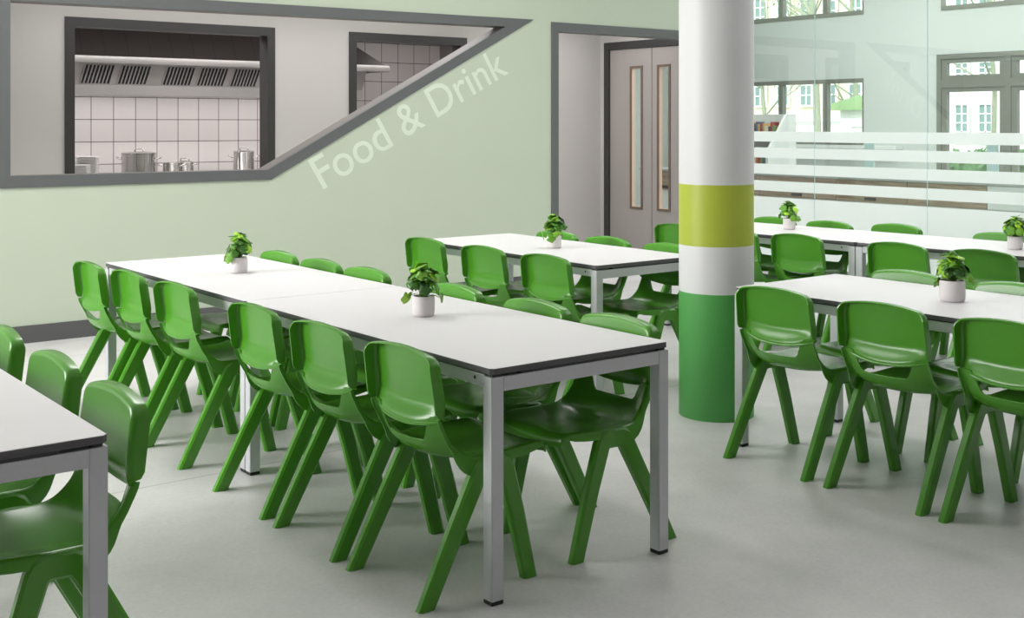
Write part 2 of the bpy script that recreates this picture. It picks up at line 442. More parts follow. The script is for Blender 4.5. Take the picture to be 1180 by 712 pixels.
# ------------------------------------------------------------------ tables
TL_, TW_, TH_ = 1.778, .775, .74
def leg_poly(s, nx, ny):
    # square section with small notches at the outer corner
    k = .0022
    return [(k,0), (s-k,0), (s-k,k), (s,k), (s,s-k), (s-k,s-k), (s-k,s), (k,s), (k,s-k), (0,s-k), (0,k), (k,k)]
def build_table(label, loc, rz=0.0, TL_=1.778):
    t = thing('dining_table', label, 'table', loc, rz, 'long white dining tables')
    # local origin at the near left corner on the floor, x across, y along
    b = MB(); g = .0015
    x0, x1, y0, y1 = g, TW_-g, g, TL_-g; c = .012
    def ring(d, z): 
        q = c
        return [(x0+q+d*.4,y0+d,z), (x1-q-d*.4,y0+d,z), (x1-d,y0+q+d*.4,z), (x1-d,y1-q-d*.4,z), (x1-q-d*.4,y1-d,z), (x0+q+d*.4,y1-d,z), (x0+d,y1-q-d*.4,z), (x0+d,y0+q+d*.4,z)]
    r = [ring(.002, TH_-.021), ring(0, TH_-.019), ring(0, TH_-.0015), ring(.0015, TH_)]
    vs = [p for q in r for p in q]
    b.add(vs, [tuple(range(7,-1,-1))], 1)
    b.add(vs, [(i*8+k, i*8+(k+1) % 8, (i+1)*8+(k+1) % 8, (i+1)*8+k) for i in range(2) for k in range(8)], 1)
    b.add(vs, [(16+k, 16+(k+1) % 8, 24+(k+1) % 8, 24+k) for k in range(8)]+[tuple(24+k for k in range(8))], 0)
    b.obj('tabletop', [M['laminate'], M['edge']], t)
    s = .047; zt = TH_-.029; rh = .046
    for ix in (0, 1):
        for iy in (0, 1):
            ox, oy = (g, TW_-g-s)[ix], (g, TL_-g-s)[iy]
            q = MB(); q.prism([(ox+p[0], oy+p[1]) for p in leg_poly(s, ix, iy)], .014, zt)
            lg = q.obj('leg', M['steel_grey'], t)
            q = MB(); q.box(ox+.001, ox+s-.001, oy+.001, oy+s-.001, 0, .0145, 0, .002); q.obj('foot', M['black'], lg)
    for iy in (0, 1):
        y = (g, TL_-g-s)[iy]
        q = MB(); q.box(g+s, TW_-g-s, y, y+s-.004, zt-rh, zt-.0005, 0, .0015); q.obj('end_rail', M['steel_grey'], t)
    for ix in (0, 1):
        x = (g+.006, TW_-g-.036)[ix]
        q = MB(); q.box(x, x+.03, g+s, TL_-g-s, zt-.036, zt+.004, 0, .0015); rl = q.obj('side_rail', M['steel_grey'], t)
        xo = (x-.0015, x+.0285)[ix]
        for yb in (.10, .35*TL_, .65*TL_, TL_-.10):
            q = MB(); q.box(xo, xo+.003, yb-.004, yb+.004, zt-.018, zt-.008); q.obj('bolt', M['black'], rl)
    q = MB()
    for iy in (0, 1):
        y = (.006, TL_-.034)[iy]; q.box(.12, TW_-.12, y, y+.028, zt-.001, TH_-.0205)
    for ix in (0, 1):
        x = (.012, TW_-.036)[ix]; q.box(x, x+.024, .12, TL_-.12, zt+.003, TH_-.0205)
    for ix in (0, 1):
        for iy in (0, 1):
            x, y = (.012, TW_-.04)[ix], (.012, TL_-.04)[iy]; q.box(x, x+.028, y, y+.028, zt-.001, TH_-.0205)
    q.obj('spacer', M['spacer'], t)
    return t
t0 = build_table('white table in the centre foreground, its near corner facing the camera', (0,0,0))
G = 'long white dining tables'
dup(t0, (0,1.781,0), 0, 'white table adjoining the far end of the centre foreground table, towards the green wall', G)
dup(t0, (2.044,1.806,0), 0, 'white table left of the column, in front of the grey double doors', G)
dup(t0, (2.03,-.98,0), .015, 'white table in the right foreground beside the column base', G)
build_table(label='white table behind the column, left one of the pair along the glass', loc=(4.20,1.735,0), rz=.075, TL_=1.62)
dup(t0, (4.20+.075*1.782,1.735-1.782*.9972,0), .075, 'white table at the right edge, right one of the pair along the glass', G)
dup(t0, (-1.978,-.044,0), 0, 'white table corner cut off by the left edge of the picture', G)

# ------------------------------------------------------------------ chair
def build_chair(label, loc, rz):
    t = thing('stacking_chair', label, 'chair', loc, rz, None)
    # lower shell: seat that sweeps up into the lumbar band; local +x is forward
    Cc = catmull([(.283,.392), (.279,.418), (.25,.431), (.13,.424), (.01,.416), (-.08,.424), (-.135,.458), (-.156,.505), (-.160,.545), (-.163,.575)], 40)
    Sd = catmull([(.283,.405), (.277,.432), (.245,.444), (.13,.440), (.03,.438), (-.042,.444), (-.094,.486), (-.121,.533), (-.134,.560), (-.138,.575)], 40)
    n = 40
    def wid(k):
        u = k/n
        return .186+.016*sm(u/.3)-.014*sm((u-.6)/.25)
    def dep(k):
        u = k/n
        return (.020+.010*sm(u/.3)+.030*sm((u-.33)/.17)-.043*sm((u-.62)/.2))*(.15+.85*sm(k/6))
    ts = [i/15-1 for i in range(31)]
    rows = []
    for k in range(n+1):
        row = []
        def pos(kk, tt):
            i = min(int(kk), n-1); fr = kk-i
            c = Cc[i].lerp(Cc[i+1], fr); s_ = Sd[i].lerp(Sd[i+1], fr)
            return c.lerp(s_, abs(tt)**2.4)
        for tt in ts:
            y = wid(k)*tt
            cut = sm((abs(y)-.100)/.052)
            kmax = n*(.845+(1-.845)*cut)
            kk = k/n*kmax
            p = pos(kk, tt); w = wid(kk)
            row.append((p.x, w*tt, p.y))
        # flanges
        i0, i1 = max(k-1, 0), min(k+1, n)
        tg = (Sd[i1]-Sd[i0]).normalized(); nn = Vector((-tg.y, tg.x))
        if k < 6: nn = nn.lerp(Vector((-.3,-1)).normalized(), (6-k)/6).normalized()
        s_ = Sd[k]; w = wid(k); fl = []
        dd = dep(k); q_ = min(1, dd/.03)
        for (dy, dn) in ((.006,.002*q_), (.010,.007*q_), (.0115,.014*q_), (.0125, max(dd*.6,.0145*q_)), (.0135, max(dd,.018*q_))):
            fl.append((s_.x+nn.x*dn, w+dy, s_.y+nn.y*dn))
        rows.append([(a, -y_, z) for a, y_, z in reversed(fl)]+row+fl)
    b = MB(); m_ = len(rows[0])
    vs = [p for r in rows for p in r]
    b.add(vs, [(k*m_+i, k*m_+i+1, (k+1)*m_+i+1, (k+1)*m_+i) for k in range(n) for i in range(m_-1)])
    o = b.obj('seat', M['plastic'], t)
    md = o.modifiers.new('s', 'SOLIDIFY'); md.thickness = .0055; md.offset = 0
    # back panel
    W = .187
    def zb(y): return .542+.030*(abs(y)/W)**2.2
    def zt(y): return .770-.020*(abs(y)/W)**2
    def surf(y, v):
        z = zb(y)+(zt(y)-zb(y))*v
        x = -.116-.024*v-.006*(1-(y/W)**2)-.040*sm((.34-v)/.34)**1.3*(1-.75*(abs(y)/W)**3)
        yy = y*(1.025-.045*v)
        return Vector((x, yy, z))
    # rounded outline in (y, v)
    rt, rb = .022, .012; H_ = .215
    def arc(cy, cv, r, a0, a1, k): return [(cy+r*math.cos(math.radians(a0+(a1-a0)*i/k)), cv+r/H_*math.sin(math.radians(a0+(a1-a0)*i/k))) for i in range(k+1)]
    out = arc(W-rb, rb/H_, rb, -90, 0, 4)
    out += [(W, rb/H_+(1-rt/H_-rb/H_)*i/9) for i in range(1, 9)]
    out += arc(W-rt, 1-rt/H_, rt, 0, 90, 8)
    out += [((W-rt)-(2*(W-rt))*i/16, 1) for i in range(1, 16)]
    out += [(-y, v) for y, v in reversed(arc(W-rt, 1-rt/H_, rt, 0, 90, 8))]
    out += [(-y, v) for y, v in reversed([(W, rb/H_+(1-rt/H_-rb/H_)*i/9) for i in range(1, 9)])]
    out += [(-y, v) for y, v in reversed(arc(W-rb, rb/H_, rb, -90, 0, 4))]
    out += [(-(W-rb)+(2*(W-rb))*i/16, 0) for i in range(1, 16)]
    N = len(out); K = 14
    loops = []
    for j in range(1, K+1):
        f = 1-(1-j/K)**1.5
        loops.append([surf(y*f, .5+(v-.5)*f) for y, v in out])
    edge = loops[-1]
    nrm = []
    for i in range(N):
        d = edge[(i+1) % N]-edge[i-1]; q = Vector((0, d.z, -d.y)).normalized()
        if out[i][1] < .3: q = Vector((0, q.y, q.z*.3)).normalized()*(.35+.65*abs(q.y)) if abs(q.y) > .2 else q*.35
        nrm.append(q)
    for (of, dp) in ((.005,.0008), (.0095,.004), (.0125,.009), (.0138,.0155), (.0148,.6), (.0155,1)):
        lp = []
        for i, (y, v) in enumerate(out):
            full = .006+(.040-.008*sm((v-.9)/.1))*sm((v-.02)/.05)
            base = -.116-.024*v-.006*(1-(y/W)**2); full = max(.006, full+(edge[i].x-base))
            dd = dp*full if dp > .3 or dp*1.0 > full else dp
            lp.append(edge[i]+nrm[i]*of+Vector((-dd, 0, -dd*.06)))
        loops.append(lp)
    b = MB(); vs = [surf(0, .5)]+[p for l in loops for p in l]
    fs = [(0, 1+i, 1+(i+1) % N) for i in range(N)]
    for j in range(len(loops)-1):
        fs += [(1+j*N+i, 1+(j+1)*N+i, 1+(j+1)*N+(i+1) % N, 1+j*N+(i+1) % N) for i in range(N)]
    b.add(vs, fs)
    o2 = b.obj('backrest', M['plastic'], t)
    md = o2.modifiers.new('s', 'SOLIDIFY'); md.thickness = .0055; md.offset = 0
    bpy.context.view_layer.update()
    for q in (o, o2):
        bake(q); q.data.polygons.foreach_set('use_smooth', [True]*len(q.data.polygons)); q.data.set_sharp_from_angle(angle=math.radians(38))
    # legs: swept chamfered bars that meet in an arch under each side of the seat
    def leg(path, ys, a0, a1, sgn):
        P = [Vector(p) for p in path]; m = len(P); secs = []
        L = [0]
        for i in range(m-1): L.append(L[-1]+(P[i+1]-P[i]).length)
        for i in range(m):
            u = L[i]/L[-1]; a = a0+(a1-a0)*u; bth = .0185-.0005*u; y = ys[0]+(ys[1]-ys[0])*u
            if i == 0: nr = Vector((0, 1)); k = 1
            elif i == m-1:
                d = (P[i]-P[i-1]).normalized(); nr = Vector((1, 0)) if d.y < 0 else Vector((1, 0)); k = 1/abs(d.y)
                pn = Vector((-d.y, d.x)); 
                if pn.dot(nr) < 0: nr = -nr
            else:
                d1 = (P[i]-P[i-1]).normalized(); d2 = (P[i+1]-P[i]).normalized()
                n1 = Vector((-d1.y, d1.x)); n2 = Vector((-d2.y, d2.x)); nr = (n1+n2).normalized(); k = 1/max(.5, nr.dot(n1))
            if i == 0:
                d = (P[1]-P[0]).normalized(); nr = Vector((-d.y, d.x))
            c = .008
            sec = [(-a, -bth+c), (-a, bth-c), (-a+c, bth), (a-c, bth), (a, bth-c), (a, -bth+c), (a-c, -bth), (-a+c, -bth)]
            secs.append([(P[i].x+nr.x*p*k, sgn*y+q, P[i].y+nr.y*p*k) for p, q in sec])
        b = MB(); vs = [p for s_ in secs for p in s_]
        fs = [(i*8+k, i*8+(k+1) % 8, (i+1)*8+(k+1) % 8, (i+1)*8+k) for i in range(m-1) for k in range(8)]
        fs += [tuple(range(7,-1,-1)), tuple((m-1)*8+k for k in range(8))]
        b.add(vs, fs)
        ob = b.obj('leg', M['plastic'], t, 28)
    for sgn in (1, -1):
        leg([(.045,.406), (.085,.405), (.098,.399), (.107,.384), (.155,.225), (.214,0)], (.206, .193), .0335, .027, sgn)
        leg([(.058,.406), (.022,.405), (.008,.398), (-.004,.382), (-.085,.235), (-.210,0)], (.206, .216), .0335, .027, sgn)
    return t
PI = math.pi
GC = None
ch0 = build_chair('green chair on the near side of the centre table row, nearest the camera', (.035,.325,0), 0)
def chair(x, y, face, label, jit=0.0):   # face 0: looks to +x, pi: to -x
    return dup(ch0, (x, y, 0), (0 if face > 0 else PI)+jit, label)
lab = 'green chair on the near side of the centre table row, %s'
for y, s_, j in ((.862,'second from the camera',.0), (1.41,'third from the camera',.0), (2.23,'fourth from the camera',.02), (2.78,'fifth from the camera',.0), (3.262,'farthest of six',.0)):
    chair(-.02 if y > 3 else .015 if y > 2.5 else .03, y, 1, lab % s_, j)
lab = 'green chair on the far side of the centre table row, %s'
for y, s_ in ((.322,'nearest the camera'), (.81,'second from the near end'), (1.39,'third from the near end'), (2.16,'fourth from the near end'), (2.63,'fifth from the near end'), (3.12,'farthest')):
    chair(.668, y, -1, lab % s_)
lab = 'chair on the near side of the table before the double doors, %s'
for y, s_ in ((2.09,'right one of three'), (2.67,'middle one of three'), (3.29,'left one of three')):
    chair(2.085, y, 1, lab % s_)
lab = 'chair on the far side of the table by the double doors, %s'
for y, s_ in ((2.10,'nearest the column'), (2.64,'middle one of three'), (3.14,'beside the potted plant')):
    chair(2.715, y, -1, lab % s_)
lab = 'green chair on the near side of the right foreground table, %s'
for y, s_ in ((.46,'first beside the column'), (-.09,'second from the column'), (-.622,'third from the column')):
    chair(2.045, y, 1, lab % s_)
lab = 'green chair on the far side of the right foreground table, %s'
for y, s_ in ((.45,'behind the plant'), (-.11,'right of the plant')):
    chair(2.70, y, -1, lab % s_)
lab = 'green chair near side of the tables along the glass, %s'
for y, s_ in ((3.05,'just left of the column'), (2.53,'half hidden by the column'), (2.02,'whole back seen'), (1.295,'right of the seam'), (.756,'behind the foreground plant')):
    chair(4.16+(1.7-y)*.06, y, 1, lab % s_)
lab = 'green chair with its back to the glass partition, %s'
for x, y, s_ in ((4.80,3.03,'first from the column'), (4.83,2.54,'second from the column'), (5.0,2.085,'third from the column'), (4.95,1.25,'farthest from the column')):
    chair(x, y, -1, lab % s_)
lab = 'green chair at the table by the left picture edge, %s'
for x, y, s_ in ((-1.236,.28,'nearest the camera'), (-1.23,.85,'middle one of three'), (-1.23,1.45,'farthest one')):
    chair(x, y, -1, lab % s_)

# ------------------------------------------------------------------ potted plants
def build_plant(label, loc, rz, seed, h=.080, r=.044):
    R_ = random.Random(seed)
    t = thing('potted_plant', label, 'plant', loc, rz, None)
    b = MB()
    prof = [(r*.80,0), (r*.9,.002), (r*.985,.010), (r*1.0,.02), (r*1.0,h-.012), (r*.97,h-.003), (r*.94,h), (r*.90,h-.002), (r*.88,h-.014)]
    b.lathe(prof, 72, rib=.012); b.obj('pot', M['pot_white'], t, 60)
    b = MB(); b.lathe([(r*.885,h-.02), (r*.885,h-.012), (r*.4,h-.006), (0,h-.004)], 24); b.obj('soil', M['soil'], t, 60)
    lv = MB(); st = MB()
    for i in range(58):
        az = R_.uniform(0, 2*PI); el = R_.uniform(.05, 1.5); rad = R_.uniform(.034,.068)
        if i < 4: el = R_.uniform(-.45, -.1); rad = R_.uniform(.066,.080)
        c = Vector((math.cos(az)*math.cos(el)*rad*1.05, math.sin(az)*math.cos(el)*rad*1.05, h+.024+max(-.034, math.sin(el)*rad*1.5)))
        out = Vector((math.cos(az)*math.cos(el), math.sin(az)*math.cos(el), math.sin(el)+.35)).normalized()
        out = (out+Vector((R_.uniform(-.5,.5), R_.uniform(-.5,.5), R_.uniform(-.3,.4)))).normalized()
        a = out.orthogonal().normalized(); a = (Matrix.Rotation(R_.uniform(0, 6.28), 3, out) @ a); bb = out.cross(a)
        s_ = R_.uniform(.018,.030)
        n = 20; vs = [c-out*s_*.18]
        for ringk, rr in ((0,.5), (1,1.0)):
            for k in range(n):
                th = 2*PI*k/n
                lobe = 1+.09*math.cos(5*th) if ringk else 1+.05*math.cos(5*th)
                notch = 1-.55*math.exp(-((th-PI)/.28)**2) if ringk else 1-.3*math.exp(-((th-PI)/.3)**2)
                q = s_*rr*lobe*notch
                cup = s_*(.10*(ringk == 0)*0 + .13*ringk*math.cos(5*th)*.4)-s_*.10*rr*rr*2
                vs.append(c+a*math.cos(th)*q+bb*math.sin(th)*q+out*cup)
        fs = [(0, 1+k, 1+(k+1) % n) for k in range(n)]+[(1+k, 1+n+k, 1+n+(k+1) % n, 1+(k+1) % n) for k in range(n)]
        lv.add(vs, fs)
        base = Vector((R_.uniform(-.012,.012), R_.uniform(-.012,.012), h-.008))
        mid = base.lerp(c, .5)+Vector((0,0,.012))
        st.tube([base, mid, c-out*s_*.15], [.0014,.0012,.0009], 5)
    o = lv.obj('foliage', M['leaf'], t, 60, weld=False)
    md = o.modifiers.new('s', 'SOLIDIFY'); md.thickness = .0006; md.offset = 0
    bpy.context.view_layer.update(); bake(o)
    st.obj('stems', M['stem'], t, 60)
    return t
build_plant('leafy green plant in a white ribbed pot, on the centre foreground table', (.395,.985,TH_), .3, 3)
build_plant('leafy green plant in a white ribbed pot, on the table end nearest the green wall', (.395,2.70,TH_), 2.1, 8)
build_plant('leafy green plant in a white ribbed pot, on the table before the grey double doors', (2.44,2.64,TH_), 4.0, 15)
build_plant('dark leafy plant in a white ribbed pot, on the right foreground table', (2.41,-.075,TH_), 1.2, 22, .090, .053)
build_plant('leafy plant in a white ribbed pot, on the table just right of the column', (4.60,2.59,TH_), 5.0, 31)
build_plant('leafy plant in a white ribbed pot, cut by the right edge of the picture', (4.60,.87,TH_), 2.7, 44)

# ------------------------------------------------------------------ kitchen behind the hatch
# cooking counter
t = thing('kitchen_range', 'steel cooking counter under the extractor hood behind the hatch', 'counter', (0,0,0))
b = MB(); b.box(.3, 5.3, 8.95, 10.0, .90, .95, 0, .004); b.obj('worktop', M['stainless'], t)
b = MB(); b.box(.35, 5.25, 9.0, 9.98, .08, .90); b.obj('carcass', M['hood_steel'], t)
b = MB(); b.box(.4, 5.2, 9.05, 9.95, 0, .08); b.obj('plinth', M['black'], t)
# hood
t = thing('extractor_hood', 'long dark and steel extractor hood on the tiled kitchen wall', 'hood', (0,0,0))
zl = 2.175
b = MB()
vs = [(.5,9.02,zl), (5.17,9.02,zl), (5.17,YK,zl), (.5,YK,zl), (1.1,9.32,2.74), (4.3,9.32,2.74), (4.3,YK,2.74), (1.1,YK,2.74)]
b.add(vs, [(0,1,5,4), (1,2,6,5), (2,3,7,6), (3,0,4,7), (0,3,2,1), (4,5,6,7)]); b.obj('canopy', M['hood_dark'], t)
b = MB(); b.box(.48, 5.20, 9.0, 9.06, zl-.065, zl+.012, 0, .018); b.box(5.14, 5.20, 9.02, YK, zl-.065, zl+.012, 0, .018)
b.obj('rim', M['hood_steel'], t, 40)
fp = MB()
yf = 9.28
fp.prism([(yf-.10,zl-.03), (yf-.10,2.12), (yf,1.90), (yf,1.80), (YK,1.80), (YK,zl-.03)], .6, 4.98, 'x'); fpo = fp.obj('filter_box', M['hood_steel'], t)
def fy(z): return yf-.10+(2.12-z)*(.10/.22)
import itertools
def img_x(px, y):   # world x on the plane y for a picture column
    cxd = (px-CX)/F_PX; dx = cxd*math.cos(YAW)+math.sin(YAW); dy = -cxd*math.sin(YAW)+math.cos(YAW)
    return CAM.x+dx*(y-CAM.y)/dy
for (p0, p1) in ((93.7,128), (136.6,170), (188.5,221), (228,259), (266.5,296)):
    xa, xb = img_x(p0, 9.22), img_x(p1, 9.22)
    z0, z1 = 1.915, 2.10
    g = MB()
    def pan(u0, u1, zz0, zz1, o0, o1, mb, sh=0):
        vs = []
        for o_ in (o0, o1):
            for (u, z) in ((u0+sh*0, zz0), (u1, zz0), (u1+sh, zz1), (u0+sh, zz1)):
                vs.append((u, fy(z)-o_, z))
        mb.add(vs, [(0,1,2,3), (7,6,5,4), (0,4,5,1), (1,5,6,2), (2,6,7,3), (3,7,4,0)])
    pan(xa, xb, z0, z1, -.002, .003, g, .03)
    go = g.obj('grille', M['black'], fpo)
    g = MB(); w = (xb-xa)/8
    for k in range(9):
        pan(xa+k*w-.0065, xa+k*w+.0065, z0, z1, .003, .012, g, .03)
    g.obj('slats', M['hood_steel'], go)
for (p0, p1) in (): pass
# pots
def handle_loop(b, c, ax, w, out, up, r=.006):
    # side grip: starts at c-ax*w, sweeps outwards, ends at c+ax*w
    c = Vector(c); ax = Vector(ax); out = Vector(out)
    b.tube([c-ax*w, c-ax*w*.95+out*.7+Vector((0,0,up*.6)), c-ax*w*.5+out+Vector((0,0,up)), c+ax*w*.5+out+Vector((0,0,up)), c+ax*w*.95+out*.7+Vector((0,0,up*.6)), c+ax*w], r, 8)
def stock_pot(label, loc, r, h, lid=True):
    t = thing('cooking_pot', label, 'pot', loc)
    b = MB(); b.lathe([(r*.96,0), (r,.006), (r,h-.004), (r*1.025,h), (r*.985,h), (r*.98,h-.004), (r*.97,.008), (0,.008)], 40); b.obj('body', M['stainless'], t, 40)
    ax = Vector((math.cos(-YAW), math.sin(-YAW), 0))
    for s_ in (1, -1):
        q = MB(); handle_loop(q, ax*s_*r+Vector((0,0,h*.74)), (-ax.y, ax.x, 0), .04, ax*s_*.055, .02, .006); q.obj('side_handle', M['stainless'], t, 60)
    if lid:
        q = MB(); q.lathe([(r*1.03,h+.001), (r*1.03,h+.006), (r*.9,h+.012), (r*.4,h+.022), (0,h+.024)], 40); l = q.obj('lid', M['stainless'], t, 40)
        q = MB(); q.tube([ax*-.045+Vector((0,0,h+.016)), ax*-.045+Vector((0,0,h+.04)), ax*-.035+Vector((0,0,h+.05)), ax*.035+Vector((0,0,h+.05)), ax*.045+Vector((0,0,h+.04)), ax*.045+Vector((0,0,h+.016))], .007, 8); q.obj('lid_handle', M['stainless'], l, 60)
    return t
yy = 9.4
def px_x(px): return img_x(px, yy)
stock_pot('large lidded steel stockpot in the middle of the kitchen hatch', (px_x(160),yy,.95), .178, .235)
stock_pot('small open steel saucepan right of the large stockpot', (px_x(193),yy-.12,.95), .092, .135, False)
stock_pot('small lidded steel pan on a black trivet', (px_x(213),yy,.975), .092, .105)
stock_pot('tall lidded steel pot at the right side of the kitchen hatch', (px_x(281),yy,.95), .113, .235)
b = MB(); b.lathe([(.115,0), (.115,.022), (.1,.025), (0,.025)], 28, (px_x(213), yy, .95))
tag(b.obj('pan_trivet', M['black'], None, 40), 'black trivet under the small lidded pan', 'trivet')
plate_mesh = None
def plates(px, r, n, label_top, label, grp):
    global plate_mesh
    x = img_x(px, 9.35); first = None
    for k in range(n):
        if first is None:
            b = MB(); b.lathe([(0,0), (r*.6,0), (r*.62,.003), (r*.97,.010), (r,.013), (r*.97,.0145), (r*.6,.006), (0,.006)], 32)
            o = b.obj('plate', M['porcelain'], None, 50); first = o
        else:
            o = first.copy(); C.objects.link(o)
        o.location = (x, 9.35, .95+k*.0125)
        tag(o, label_top if k == n-1 else label, 'plate', grp)
plates(101, .125, 17, 'topmost white plate of the taller stack in the kitchen hatch', 'white plate below the top of the taller stack left of the stockpot', 'plates in the taller stack')
plates(87.5, .12, 11, 'topmost white plate of the lower stack by the left hatch frame', 'white plate below the top of the lower stack by the left hatch frame', 'plates in the lower stack')
# the lower stack stands in front of the taller one
for o in C.objects:
    if o.name.startswith('plate') and o.get('group') == 'plates in the lower stack':
        o.location.y = 9.10; o.location.x = img_x(90, 9.10)

# ------------------------------------------------------------------ glass partition
bands = [(1.322,1.424), (1.162,1.263), (1.0,1.101), (.832,.933), (.03,.769)]
edges = [YW, 4.278, 3.059, 1.84, .621, -.598, -1.817]
names = ['first panel from the green wall', 'second panel from the green wall', 'third panel from the green wall', 'fourth panel from the green wall', 'fifth panel from the green wall', 'sixth panel from the green wall']
for i in range(6):
    y1, y0 = edges[i]-.0015-(0.002 if i == 0 else 0), edges[i+1]+.004
    t = thing('glass_panel', 'clear glass partition with frosted bands, '+names[i], 'glass partition', (XG,(y0+y1)/2,0), 0, 'glass partition panels')
    hw = (y1-y0)/2
    q = MB(); q.box(-.005, .005, -hw, hw, .03, HC-.02); q.obj('pane', M['glass'], t)
    q = MB(); q.box(-.005, .005, -hw-.004, -hw-.0005, .03, HC-.02); q.obj('joint_seal', M['aqua'], t)
    for z0, z1 in bands:
        q = MB(); q.box(-.0062, -.0052, -hw, hw, z0, z1); q.obj('frosted_band', M['frost'], t)
b = MB(); b.box(XG-.02, XG+.02, -1.82, YW, 0, .03); b.box(XG-.02, XG+.02, -1.82, YW, HC-.02, HC); struct(b.obj('trim_7', M['steel_grey']))
b = MB(); b.box(XG-.06, XG+.06, -6.0, -1.82, 0, HC); struct(b.obj('wall_right', M['room_wall']))

# ------------------------------------------------------------------ room behind the glass
def zx(v, u, X):  # z seen at picture point (u,v) on plane x = X
    cxd = (u-CX)/F_PX; dx = cxd*math.cos(YAW)+math.sin(YAW); t_ = (X-CAM.x)/dx
    return CAMH-(v-CY)/F_PX*t_
def yx(u, X):
    cxd = (u-CX)/F_PX; dx = cxd*math.cos(YAW)+math.sin(YAW); dy = -cxd*math.sin(YAW)+math.cos(YAW)
    return CAM.y+dy*(X-CAM.x)/dx
W1y0 = 6.578
wins = [ # y0, y1, z0, z1, mullions(y), transom z
    ('window_1', W1y0, 9.6, 1.22, 2.10, [7.192, 7.954, 8.75], None),
    ('window_2', 3.61, 5.492, .10, 2.36, [4.551], 1.993),
    ('window_3', 1.2, 3.30, .10, 2.36, [2.25], 1.993),
    ('window_4', W1y0, 9.6, 2.945, 3.8, [7.192, 7.954, 8.75], None),
    ('window_5', 3.61, 5.431, 2.905, 3.8, [4.551], None),
    ('window_6', 1.2, 3.30, 2.905, 3.8, [2.25], None),
]
b = MB()
b.prism_holes([(-6.0,0), (10.2,0), (10.2,HC), (-6.0,HC)], [[(a,c), (a2,c), (a2,d), (a,d)] for _, a, a2, c, d, _, _ in wins], XR, XR+.1, 'x')
struct(b.obj('wall_window', M['room_wall']))
b = MB(); b.box(XG, XR+.1, 10.2, 10.3, 0, HC); struct(b.obj('wall_room_end', M['room_wall']))
b = MB(); b.box(XG+.0, XG+.1, YP, 10.2, 0, HC); b.box(XG, XG+.1, YW+.14, YP, 2.75, HC); struct(b.obj('wall_room_left', M['room_wall']))
for nm, y0, y1, z0, z1, mull, tr in wins:
    big = tr is not None
    root = MB(); fw = .055 if not big else .06
    fy_ = fw if big else .012
    root.prism_holes([(y0,z0), (y1,z0), (y1,z1), (y0,z1)], [[(y0+fy_,z0+fw), (y1-fy_,z0+fw), (y1-fy_,z1-fw), (y0+fy_,z1-fw)]], XR-.015, XR+.08, 'x')
    w = struct(root.obj(nm, M['win_frame']))
    for ym in mull:
        q = MB(); q.box(XR-.01, XR+.07, ym-.035, ym+.035, z0+fw, z1-fw); q.obj('mullion', M['win_frame'], w)
    lim = [y0+fw]+[v for m_ in sorted(mull) for v in (m_-.035, m_+.035)]+[y1-fw]
    for k in range(0, len(lim), 2):
        a, c = lim[k], lim[k+1]
        if big:
            q = MB(); q.box(XR-.012, XR+.075, a, c, tr-.05, tr+.05); q.obj('transom', M['win_frame'], w)
            for (za, zb_) in ((z0+fw, tr-.05), (tr+.05, z1-fw)):
                q = MB(); e = .075
                q.prism_holes([(a,za), (c,za), (c,zb_), (a,zb_)], [[(a+e,za+e*.7), (c-e,za+e*.7), (c-e,zb_-e*.7), (a+e,zb_-e*.7)]], XR+.0, XR+.06, 'x')
                q.obj('sash', M['win_frame'], w)
    q = MB(); q.box(XR+.034, XR+.04, y0+fw, y1-fw, z0+fw, z1-fw); q.obj('pane', M['pane'], w)
b = MB(); b.box(XR-.16, XR, W1y0-.6, 9.9, 1.17, 1.215, 0, .004); struct(b.obj('trim_8', M['counter_white']))

# counter run with oak drawer fronts behind the glass
CXF = 8.5
yE = 3.35
t = thing('serving_counter', 'white counter with oak drawer fronts behind the glass partition', 'counter', (0,0,0))
b = MB(); b.box(CXF-.02, CXF+.62, -1.5, 8.2, .90, .925, 0, .003); b.obj('worktop', M['counter_top'], t)
b = MB(); b.box(CXF+.02, CXF+.6, -1.5, 8.2, 0, .90); b.obj('carcass', M['counter_white'], t)
ys = [8.2, 7.27, 6.2, 5.13, 4.24, yE]
for k in range(5):
    q = MB(); q.box(CXF, CXF+.02, ys[k+1]+.003, ys[k]-.003, .665, .895, 0, .002); d = q.obj('drawer_front', M['wood'], t)
    if k < 4:
        yh = (ys[k]+ys[k+1])/2
        q = MB(); q.box(CXF-.012, CXF, yh-.07, yh+.07, .685, .715, 0, .003); q.obj('drawer_pull', M['black'], d)
q = MB(); q.box(CXF, CXF+.02, -1.5, yE-.003, .665, .895, 0, .002); q.obj('end_panel', M['counter_white'], t)
q = MB(); q.box(CXF, CXF+.02, -1.5, 8.2, .05, .660, 0, .002); q.obj('door_front', M['counter_white'], t)

# slim pale posts with arched arms standing on the counter
def post(label, y):
    t = thing('counter_post', label, 'upright_post', (CXF+.3,y,.925), 0, 'pale posts on the counter')
    q = MB(); q.box(-.06, .06, -.06, .06, 0, .012, 0, .003); q.obj('base', M['aqua'], t)
    q = MB(); q.box(-.012, .012, -.06, .06, .012, .42, 0, .004); q.obj('panel', M['aqua'], t)
    for s_ in (1, -1):
        q = MB(); q.tube([(0,s_*.055,.36), (0,s_*.10,.41), (0,s_*.17,.415), (0,s_*.22,.36)], .007, 8); q.obj('arm', M['steel_grey'], t, 60)
post('pale upright panel on the counter, between the window and the tall window door', yx(1002, CXF+.3))
post('pale upright panel on the counter, in front of the tall window door', yx(1144, CXF+.3))

